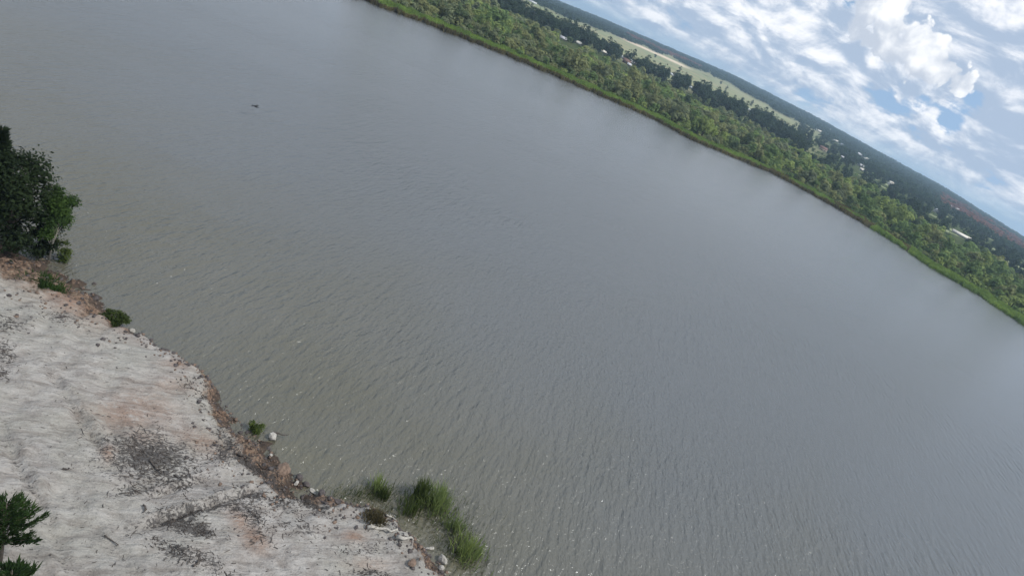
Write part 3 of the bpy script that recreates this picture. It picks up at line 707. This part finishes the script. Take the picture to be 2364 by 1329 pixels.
# reeds along the far waterline: one mass
g = Geo(); r3 = np.random.default_rng(8); n = 52000
a = r3.uniform(-23.5, 37, n); s = r3.uniform(-1.2, 13.5, n) ** 1.0
Dd = shoreR(a) + s + (vnoise(a * 4, a * 0, 3) - .5) * 3; x = np.sin(np.radians(a)) * Dd; y = np.cos(np.radians(a)) * Dd; z = np.maximum(terr(x, y), 0) - .05
hgt = r3.uniform(1.1, 2.0, n) * (.75 + .5 * vnoise(a * 2.2, s / 5, 6)); wd = r3.uniform(.10, .26, n)
ph = r3.uniform(0, 6.28, n); lean = r3.normal(0, .22, (n, 2))
dx, dy = np.cos(ph) * wd, np.sin(ph) * wd
V = np.stack([np.stack([x - dx, y - dy, z], 1), np.stack([x + dx, y + dy, z], 1), np.stack([x + dx * .6 + lean[:, 0], y + dy * .6 + lean[:, 1], z + hgt], 1), np.stack([x - dx * .6 + lean[:, 0], y - dy * .6 + lean[:, 1], z + hgt * .85], 1)], 1).reshape(-1, 3)
brown = ((a > 14) & (a < 27) & (vnoise(a * 1.1, s / 6, 12) > .5)) | ((s < .7) & (a < 22))
tint = np.repeat(vnoise(a * 1.5, s / 6, 9) * 1.4 - .7 + r3.uniform(-.2, .2, n), 4)
g.add(V, np.arange(n * 4).reshape(n, 4), None, 0, tint); g.qm[0] = brown.astype(int)
tag(link('reed_bed', g.mesh('reed_bed', [LEAF['reed'], LEAF['reedbrown']])), 'green belt of reeds along the far waterline', 'reeds', kind='stuff')

# ------------------------------------------------------------------ near bank: trees
def near_tree(name, px, height, clumps, nleaf, leaf, key, bark, label, trunk_r=.16, z=None):
    b = on_bank(*px) if z is None else np.array([*at(*px, z)[:2], z])
    rr = np.random.default_rng(int(px[0] * 7 + px[1]) % 99991 + 3)
    root = empty(name, tuple(b)); tag(root, label, 'tree' if 'tree' in name else 'bush')
    g = Geo(); crown(g, clumps, nleaf, leaf, 0, rr, .45, 1.1, .55, .02, .34); link('crown', g.mesh('crown', [LEAF[key]]), root)
    g = Geo(); top = max(c[2] for c in clumps)
    g.tube([(0, 0, -.4), (.12, .05, top * .35), (-.05, .1, top * .7), (0, 0, top)], [trunk_r * 1.2, trunk_r, trunk_r * .6, trunk_r * .2], 8)
    for c in clumps:
        z0 = min(c[2] * .6, top * .6); g.tube([(.08, .05, z0 * .7), (c[0] * .55, c[1] * .55, z0 + (c[2] - z0) * .5), (c[0], c[1], c[2])], [trunk_r * .5, trunk_r * .32, trunk_r * .1], 6)
    link('trunk', g.mesh('trunk', [bark], True), root)
    return root
q = np.random.default_rng(2)
def lump(h, w, n, seed, base=.15):
    q = np.random.default_rng(seed); out = []
    for i in range(n):
        zc_ = h * q.uniform(base, .84); env = math.sin(math.pi * min(.97, (zc_ / h - base * .3) / 1.06)) ** .5
        a = q.uniform(0, 6.28); d = w * .38 * env * q.uniform(.3, 1); rr = w * q.uniform(.10, .19)
        out.append((d * math.cos(a), d * math.sin(a), zc_, rr, rr * q.uniform(.7, 1)))
    out.append((0, 0, h * .88, w * .13, h * .11)); return out
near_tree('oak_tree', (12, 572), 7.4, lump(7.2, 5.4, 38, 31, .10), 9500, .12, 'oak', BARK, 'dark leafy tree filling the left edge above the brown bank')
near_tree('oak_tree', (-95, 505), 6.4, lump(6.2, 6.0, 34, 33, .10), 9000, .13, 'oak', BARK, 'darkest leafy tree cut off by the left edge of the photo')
near_tree('birch_tree', (112, 600), 6.0, [(c[0], c[1], c[2] + .2, c[3], c[4]) for c in lump(5.8, 2.7, 24, 41, .35)], 6500, .085, 'birch', BARKP, 'young bright green tree with a pale stem over the water', .06)
near_tree('waterside_bush', (96, 588), 2.6, lump(2.5, 3.2, 12, 51, .1), 3200, .09, 'oak', BARK, 'low dark bush under the bright green young tree', .05)
near_tree('waterside_bush', (146, 600), 1.7, lump(1.6, 1.6, 8, 53, .1), 900, .075, 'weed', BARKP, 'sparse grey green bush at the water edge beside the pale stem', .03)
near_tree('waterside_bush', (266, 748), 1.1, lump(1.0, 1.9, 9, 61, .05), 1900, .07, 'weed', BARK, 'low green bush growing from the foot of the sandy slope', .03)
near_tree('waterside_bush', (588, 996), .7, lump(.6, 1.3, 8, 63, .05), 900, .06, 'weed', BARK, 'small olive green bush beside the white boulder', .03)

def conifer(px, h, w, label, n=4200, key='needle', z=None, dens=1.0, leaf=.11, lo=.16):
    b = on_bank(*px) if z is None else np.array([*at(*px, z)[:2], z]); rr = np.random.default_rng(int(abs(px[0]) * 13 + px[1]))
    root = empty('pine_tree', tuple(b)); tag(root, label, 'tree')
    g = Geo(); gt = Geo(); gt.tube([(0, 0, -.3), (0, .03, h * .5), (0, 0, h * .98)], [w * .045, w * .03, .012], 7)
    whorls = int(h * (1 - lo) / .34); per = 7
    for i in range(whorls):
        z0 = h * (lo + (.98 - lo) * i / whorls); L = w * .5 * (1 - (z0 / h - lo) / (1.02 - lo)) ** .8 + .12
        for j in range(per):
            th = 2 * math.pi * (j + rr.uniform(-.3, .3)) / per + i * .9; dirv = np.array([math.cos(th), math.sin(th), .35 + .3 * z0 / h]); l = L * rr.uniform(.7, 1.15)
            e = np.array([0, 0, z0]) + dirv * l + np.array([0, 0, .12 * l]); gt.tube([(0, 0, z0), np.array([0, 0, z0]) + dirv * l * .55, e], [.028, .018, .006], 4)
            k = max(5, int(n / (whorls * per) * l / (w * .3) * dens)); tt = rr.uniform(.25, 1.05, k)
            P = np.array([0, 0, z0]) + dirv * (l * tt)[:, None] + np.array([0, 0, .12]) * (l * tt ** 2)[:, None] + rr.normal(0, .05, (k, 3))
            nd = unit(dirv + np.array([0, 0, .55]) + rr.normal(0, .4, (k, 3)))         # needle sprays point up and out
            sd_ = unit(np.cross(nd, rr.normal(size=(k, 3)))); s_ = (leaf * rr.uniform(.7, 1.5, k))[:, None]
            V = np.stack([P - nd * s_ * .6, P + sd_ * s_ * .3, P + nd * s_ * 1.7, P - sd_ * s_ * .3], 1).reshape(-1, 3)
            g.add(V, np.arange(k * 4).reshape(k, 4), None, 0, np.repeat(rr.uniform(-.6, .6) + rr.uniform(-.2, .2, k), 4))
    link('crown', g.mesh('crown', [LEAF[key]]), root); link('trunk', gt.mesh('trunk', [BARK], True), root)
    return root
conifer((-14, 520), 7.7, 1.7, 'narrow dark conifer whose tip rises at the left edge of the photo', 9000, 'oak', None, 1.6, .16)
conifer((-2, 1306), 3.9, 2.3, 'young green pine on the pale sand at the lower left', 5200, 'needle', None, .8, .085, .36)
conifer((12, 1440), 3.3, 2.2, 'dark young pine whose tip shows in the bottom left corner', 3600, 'needle')

# ------------------------------------------------------------------ near bank: reeds in the water, tufts
def blades(name, label, cat, px, width, h, n, key, z0=None, group=None, lean=(-.10, 0)):
    b = at(*px, 0.0) if z0 is None else on_bank(*px); rr = np.random.default_rng(int(px[0] + px[1] * 3))
    g = Geo(); P = rr.normal(0, 1, (n, 2)) * width * .27; ph = rr.uniform(0, 6.28, n); hh_ = h * rr.uniform(.5, 1.1, n) * np.exp(-(P ** 2).sum(1) / (width ** 2) * .9)
    le = rr.normal(0, .16, (n, 2)) * h + P * .22 + np.array(lean) * h; wv = rr.uniform(.012, .028, n)
    dx = np.stack([np.cos(ph) * wv, np.sin(ph) * wv, 0 * wv], 1); B0 = np.stack([P[:, 0], P[:, 1], np.full(n, -.15)], 1)
    M1 = B0 + np.stack([le[:, 0] * .35, le[:, 1] * .35, hh_ * .6 + .15], 1); T1 = B0 + np.stack([le[:, 0], le[:, 1], hh_ + .15], 1)
    V = np.stack([B0 - dx, B0 + dx, M1 + dx, M1 - dx, T1], 1).reshape(-1, 3); i5 = np.arange(n)[:, None] * 5
    g.add(V, i5 + np.array([0, 1, 2, 3]), i5 + np.array([3, 2, 4]), 0, np.repeat(rr.uniform(-.7, .7, n), 5))
    o = link(name, g.mesh(name, [LEAF[key]]), None, tuple(b)); return tag(o, label, cat, group)
GR = 'reed clumps in the shallow water'
blades('reed_clump', 'thin upright reed clump standing alone, farthest left in the water', 'reeds', (870, 1128), .9, 1.4, 90, 'reednear', group=GR)
blades('reed_clump', 'dark narrow reed clump left of the largest one', 'reeds', (968, 1150), .8, 1.8, 260, 'weed', group=GR)
blades('reed_clump', 'largest and greenest reed clump in the shallow water', 'reeds', (1004, 1166), 2.0, 1.6, 420, 'reednear', group=GR)
blades('reed_clump', 'sparse low reed clump between the largest one and the shore', 'reeds', (945, 1180), 1.5, 1.0, 170, 'weed', group=GR)
blades('reed_clump', 'thin pale reed clump midway between the largest and the lowest one', 'reeds', (1050, 1222), 1.3, 1.1, 150, 'reednear', group=GR)
blades('reed_clump', 'big leaning reed clump lowest in the photo', 'reeds', (1078, 1278), 1.8, 1.5, 250, 'reednear', group=GR)
blades('reed_clump', 'dark little reed clump beneath the thin upright one', 'reeds', (884, 1146), .8, .9, 130, 'weed', group=GR)
blades('grass_tuft', 'yellow green grass tuft on the brown slope below the trees', 'grass', (92, 652), 1.7, .28, 900, 'birch', 1, lean=(0, 0))
blades('grass_tuft', 'smaller green grass tuft on the brown slope, lower right of the other', 'grass', (124, 668), 1.2, .26, 600, 'birch', 1, lean=(0, 0))
blades('grass_tuft', 'dry brown green grass tuft at the shore by the tiny white stone', 'grass', (866, 1196), 1.0, .45, 500, 'reedbrown', 1, lean=(0, 0))
# thin weed scattered in the shallows
g = Geo(); rr = np.random.default_rng(77)
for k in range(2100):
    cu, cv, su, sv = [(930, 1160, 75, 22), (1035, 1215, 35, 35), (1070, 1270, 30, 25), (850, 1140, 50, 12)][k % 4]
    b = at(cu + rr.normal() * su, cv + rr.normal() * sv, 0); hgt = rr.uniform(.15, .6); th = rr.uniform(0, 6.28); w_ = .015; le = rr.normal(0, .12, 2)
    if bank_d([b[0]], [b[1]])[0][0] > -.3: continue
    dx = np.array([math.cos(th) * w_, math.sin(th) * w_, 0]); g.add([b - dx, b + dx, b + np.array([le[0], le[1], hgt])], None, [(0, 1, 2)], 0, rr.uniform(-.6, .6))
tag(link('water_weed', g.mesh('water_weed', [LEAF['weed']])), 'thin weed stalks scattered through the shallows', 'weed', kind='stuff')

# ------------------------------------------------------------------ near bank: stones, driftwood, litter
def rock_mesh(seed, sx, sy, sz, m):
    import bmesh
    rr = np.random.default_rng(seed); bm = bmesh.new(); bmesh.ops.create_icosphere(bm, subdivisions=3, radius=1)
    dirs = unit(rr.normal(size=(9, 3))); cut = rr.uniform(.55, .9, 9)
    for v in bm.verts:
        p = np.array(v.co)
        for d_, c_ in zip(dirs, cut):
            k = p @ d_
            if k > c_: p = p - d_ * (k - c_) * .9
        p = p * (1 + .06 * math.sin(p[0] * 7 + seed) * math.sin(p[1] * 9)); v.co = (p[0] * sx, p[1] * sy, p[2] * sz)
    me = bpy.data.meshes.new('rock'); bm.to_mesh(me); bm.free(); me.materials.append(m); return me
ROCKS = [('boulder', (628, 1012), .32, .27, .36, ROCKP, 'white boulder standing at the tip of the brown bank'), ('boulder', (655, 1086), .62, .42, .34, ROCKB, 'broad pale brown boulder in the dark rubble of the bank'),
 ('boulder', (1021, 1294), .34, .30, .34, ROCKP, 'white boulder lowest on the shore, near the reeds'), ('stone', (993, 1265), .34, .14, .10, ROCKP, 'flat white stone lying in the water by the shore'),
 ('stone', (855, 1184), .10, .09, .10, ROCKP, 'tiny bright white stone at the shore below the faint reeds'), ('stone', (624, 1052), .14, .13, .12, ROCKP, 'small white stone below the white boulder'),
 ('stone', (684, 1115), .2, .13, .1, ROCKP, 'small pale stone in the dark rubble right of the brown boulder'), ('stone', (722, 1134), .26, .14, .1, ROCKP, 'long pale stone on the sand edge above the black rocks'),
 ('stone', (1018, 1312), .22, .2, .15, ROCKP, 'pale stone at the foot of the lowest white boulder'), ('rock', (690, 1103), .30, .26, .24, ROCKD, 'black rock at the waterline, upper left of its row'),
 ('rock', (706, 1120), .26, .22, .2, ROCKD, 'black rock at the waterline, second in its row'), ('rock', (740, 1142), .36, .26, .2, ROCKD, 'widest black rock at the waterline'),
 ('rock', (780, 1158), .28, .2, .15, ROCKD, 'black rock at the waterline, last in its row'), ('rock', (220, 690), .24, .2, .2, ROCKD, 'dark rock at the foot of the brown slope'),
 ('stone', (223, 688), .16, .12, .12, ROCKP, 'pale stone beside the dark rock on the brown slope'), ('rock', (218, 656), .16, .14, .12, ROCKD, 'lone black rock in the water off the brown slope'),
 ('stone', (113, 596), .26, .18, .16, ROCKP, 'pale stone on the brown slope under the young tree'), ('stone', (305, 764), .22, .16, .14, ROCKP, 'pale stone on the sand rim right of the low bush'), ('rock', (950, 1300), .3, .24, .2, ROCKB, 'brown rock on the shore beside the lowest white boulder')]
for i, (nm, px, sx, sy, sz, m_, lab) in enumerate(ROCKS):
    b = on_bank(*px); o = link(nm, rock_mesh(40 + i, sx, sy, sz, m_), None, (b[0], b[1], b[2] + sz * .35)); o.rotation_euler = (0, 0, i * 1.3); tag(o, lab, nm)
def stick(name, pts_px, r0, m_, lab, twigs=0, cat='branch', lift=.06):
    P = np.array([on_bank(*p_) for p_ in pts_px]); P[:, 2] += lift + r0; o0 = P[0].copy(); rr = np.random.default_rng(int(pts_px[0][0]))
    g = Geo(); Pm = [P[0] - o0]
    for a, b in zip(P[:-1], P[1:]):
        for tt in (.33, .66, 1): Pm.append(a + (b - a) * tt - o0 + rr.normal(0, r0 * .5, 3) * (tt < 1))
    Pm = np.array(Pm); g.tube(Pm, np.linspace(r0, r0 * .45, len(Pm)), 7)
    for k in range(twigs):
        i = rr.integers(1, len(Pm)); L = np.linalg.norm(Pm[-1]) * .3; d_ = unit((Pm[i] - Pm[i - 1]) + rr.normal(0, .12, 3) * np.array([1, 1, .5]) * 2 + np.array([0, 0, .1])); g.tube([Pm[i], Pm[i] + d_ * L * .5, Pm[i] + d_ * L + rr.normal(0, .05, 3)], [r0 * .5, r0 * .35, r0 * .12], 5)
    tag(link(name, g.mesh(name, [m_], True), None, tuple(o0)), lab, cat)
stick('fallen_branch', [(628, 1006), (642, 1008), (658, 1012)], .06, DEADW, 'dark branch poking into the water from the white boulder', 3, lift=.25)
stick('driftwood_log', [(846, 1221), (880, 1224), (916, 1225)], .11, PALEW, 'pale bleached log lying along the shore, upper of two', 1, 'log')
stick('driftwood_log', [(914, 1243), (934, 1247), (952, 1249)], .12, PALEW, 'short thick bleached log, lower of two', 0, 'log')
stick('fallen_branch', [(891, 1190), (903, 1196), (914, 1202)], .05, PALEW, 'thin pale branch at the waterline above the bleached logs', 1)
stick('fallen_branch', [(345, 1064), (358, 1080), (372, 1092)], .05, DEADW, 'bent black branch in the upper dark litter patch', 3)
stick('fallen_branch', [(240, 1238), (256, 1248), (273, 1260)], .035, DEADW, 'thin dark branch lying alone on clean sand at the bottom', 2)
stick('fallen_branch', [(330, 1168), (335, 1180), (328, 1186)], .05, DEADW, 'small forked dark branch left of the rut', 3)
stick('fallen_branch', [(572, 1180), (590, 1192), (602, 1206)], .04, DEADW, 'curved dark branch right of the red earth patch', 3)
stick('fallen_branch', [(548, 1050), (572, 1058), (600, 1078)], .07, DEADW, 'thick dark root sticking out of the brown bank', 4)
stick('fallen_branch', [(145, 1084), (155, 1086), (160, 1083)], .05, DEADW, 'tiny black branch alone on the smooth sand', 2)
stick('fallen_branch', [(445, 1310), (455, 1300), (466, 1292)], .05, DEADW, 'short black branch at the bottom edge of the sand', 2)
# twigs and bark bits strewn over the dark patches: one mass
g = Geo(); rr = np.random.default_rng(91); N = 0; pts = []
for (u, v, ru, rv, ang, k) in PEAT:
    for _ in range(int(ru * rv * k * .085) + 10):
        q1, q2 = rr.normal(0, .6, 2); ca, sa_ = math.cos(R_(ang)), math.sin(R_(ang)); pts.append((u + ru * q1 * ca - rv * q2 * sa_, v + ru * q1 * sa_ + rv * q2 * ca, 1))
for _ in range(420): pts.append((rr.uniform(-20, 1000), rr.uniform(700, 1340), 0))
for _ in range(500):
    k = rr.integers(12, 19); (u0, v0), _w = NSH[k]; (u1, v1), _w = NSH[k + 1]; tt = rr.uniform(); pts.append((u0 + (u1 - u0) * tt - abs(rr.normal()) * 28, v0 + (v1 - v0) * tt + rr.normal() * 6, 1))
pts = np.array(pts); XY = np.array([at(u, v, ZB)[:2] for u, v, _ in pts]); zz, dj, _ = bank_z(XY[:, 0], XY[:, 1])
for (x, y), z, d_, kind in zip(XY, zz, dj, pts[:, 2]):
    if d_ < .3: continue
    L = rr.uniform(.04, .30) ** 1.0 * rr.choice([.6, 1, 1.7]) if kind else rr.uniform(.05, .2); th = rr.uniform(0, 6.28); w_ = rr.uniform(.007, .022); dv = np.array([math.cos(th), math.sin(th), rr.uniform(-.05, .2)])
    b = np.array([x, y, z + w_]); g.tube([b - dv * L * .5, b + dv * L * .1 + rr.normal(0, .02, 3), b + dv * L * .5], [w_, w_ * .9, w_ * .5], 4, 0, rr.uniform(-.5, .5))
tag(link('twig_litter', g.mesh('twig_litter', [DEADW])), 'dark twigs and bark bits strewn over the sand', 'litter', kind='stuff')
# lumps of earth and gravel along the eroded edge: one mass
g = Geo(); lumpV = [np.array(v.co) for v in rock_mesh(3, 1, 1, 1, ROCKB).vertices]; lm_me = rock_mesh(3, 1, 1, 1, ROCKB)
import bmesh as _bm
b_ = _bm.new(); _bm.ops.create_icosphere(b_, subdivisions=1, radius=1); IV = np.array([v.co[:] for v in b_.verts]); IF = [[v.index for v in f.verts] for f in b_.faces]; b_.free()
for k in range(2100):
    j = int(rr.choice(len(NSH) - 6, p=None)) + 3; (u0, v0), w0 = NSH[j]; (u1, v1), w1_ = NSH[j + 1]; tt = rr.uniform(); b = at(u0 + (u1 - u0) * tt, v0 + (v1 - v0) * tt)[:2]
    nrm = NP[j + 1] - NP[j]; nrm = np.array([nrm[1], -nrm[0]]) / np.hypot(*nrm); b = b + nrm * abs(rr.normal()) * (w0 * .75 + .25)
    z, d_, _ = bank_z([b[0]], [b[1]])
    s_ = rr.uniform(.025, .08) * rr.choice([1, 1, 1, 1.8]); V = IV * rr.uniform(.6, 1.2, (len(IV), 1)) * np.array([rr.uniform(.8, 1.6), rr.uniform(.8, 1.6), .7]) * s_ + np.array([b[0], b[1], max(z[0], -.02) + s_ * .2])
    g.add(V, None, IF, int(rr.choice([0, 0, 0, 1, 1, 1, 1, 1])), 0)
tag(link('bank_rubble', g.mesh('bank_rubble', [ROCKB, ROCKD, ROCKP])), 'loose stones and clods along the eroded bank edge', 'rubble', kind='stuff')

# ------------------------------------------------------------------ bird over the lake
bz = 1.6; bp = at(590, 246, bz); fwd = unit(at(620, 262, bz) - bp); yaw = math.atan2(fwd[1], fwd[0])
root = empty('bird', tuple(bp), yaw); tag(root, 'dark bird flying low over the open lake', 'bird'); root.scale = (1.25,) * 3
BIRD = plain('bird_plumage', (.016, .017, .02), .6, .3, 12)
g = Geo(); xs_ = [-.30, -.22, -.10, .05, .16, .22, .28, .33, .37, .44]; rs_ = [.02, .045, .085, .095, .07, .045, .045, .04, .018, .004]
g.tube([(x, 0, .03 * (x > .2)) for x in xs_], rs_, 10); link('body', g.mesh('body', [BIRD], True), root)
for sgn in (-1, 1):
    g = Geo(); prof = [(0.0, .10, -.12, .03), (.16, .13, -.12, .10), (.32, .12, -.11, .13), (.48, .05, -.13, .10), (.60, -.06, -.12, .05)]
    top = [(a, sgn * y, z) for y, a, b, z in prof] + [(b, sgn * y, z - .01) for y, a, b, z in prof]; k = len(prof); bot = [(x, y, z - .022) for x, y, z in top]
    Qw = [(i, i + 1, k + i + 1, k + i) for i in range(k - 1)] + [(2 * k + i, 3 * k + i, 3 * k + i + 1, 2 * k + i + 1) for i in range(k - 1)]
    Qw += [(i, 2 * k + i, 2 * k + i + 1, i + 1) for i in range(k - 1)] + [(k + i, k + i + 1, 3 * k + i + 1, 3 * k + i) for i in range(k - 1)] + [(k - 1, 3 * k - 1, 4 * k - 1, 2 * k - 1)]
    g.add(top + bot, Qw); link('wing', g.mesh('wing', [BIRD], True), root)
g = Geo(); g.add([(-.26, -.03, .0), (-.26, .03, .0), (-.46, .08, .01), (-.46, -.08, .01), (-.26, -.03, -.02), (-.26, .03, -.02), (-.46, .08, -.005), (-.46, -.08, -.005)], [(0, 1, 2, 3), (7, 6, 5, 4), (0, 3, 7, 4), (1, 5, 6, 2), (3, 2, 6, 7), (0, 4, 5, 1)]); link('tail', g.mesh('tail', [BIRD]), root)

# ------------------------------------------------------------------ haze
g = Geo(); g.box(-9800, 9800, -9800, 9800, -82, 90)
m, t = mat('haze')
v = t.n('ShaderNodeVolumePrincipled', Color=(.56, .78, 1.0), Density=.00019, Anisotropy=.2)
t.n('ShaderNodeOutputMaterial', Volume=v)
tag(link('haze', g.mesh('haze', [m])), kind='stuff')
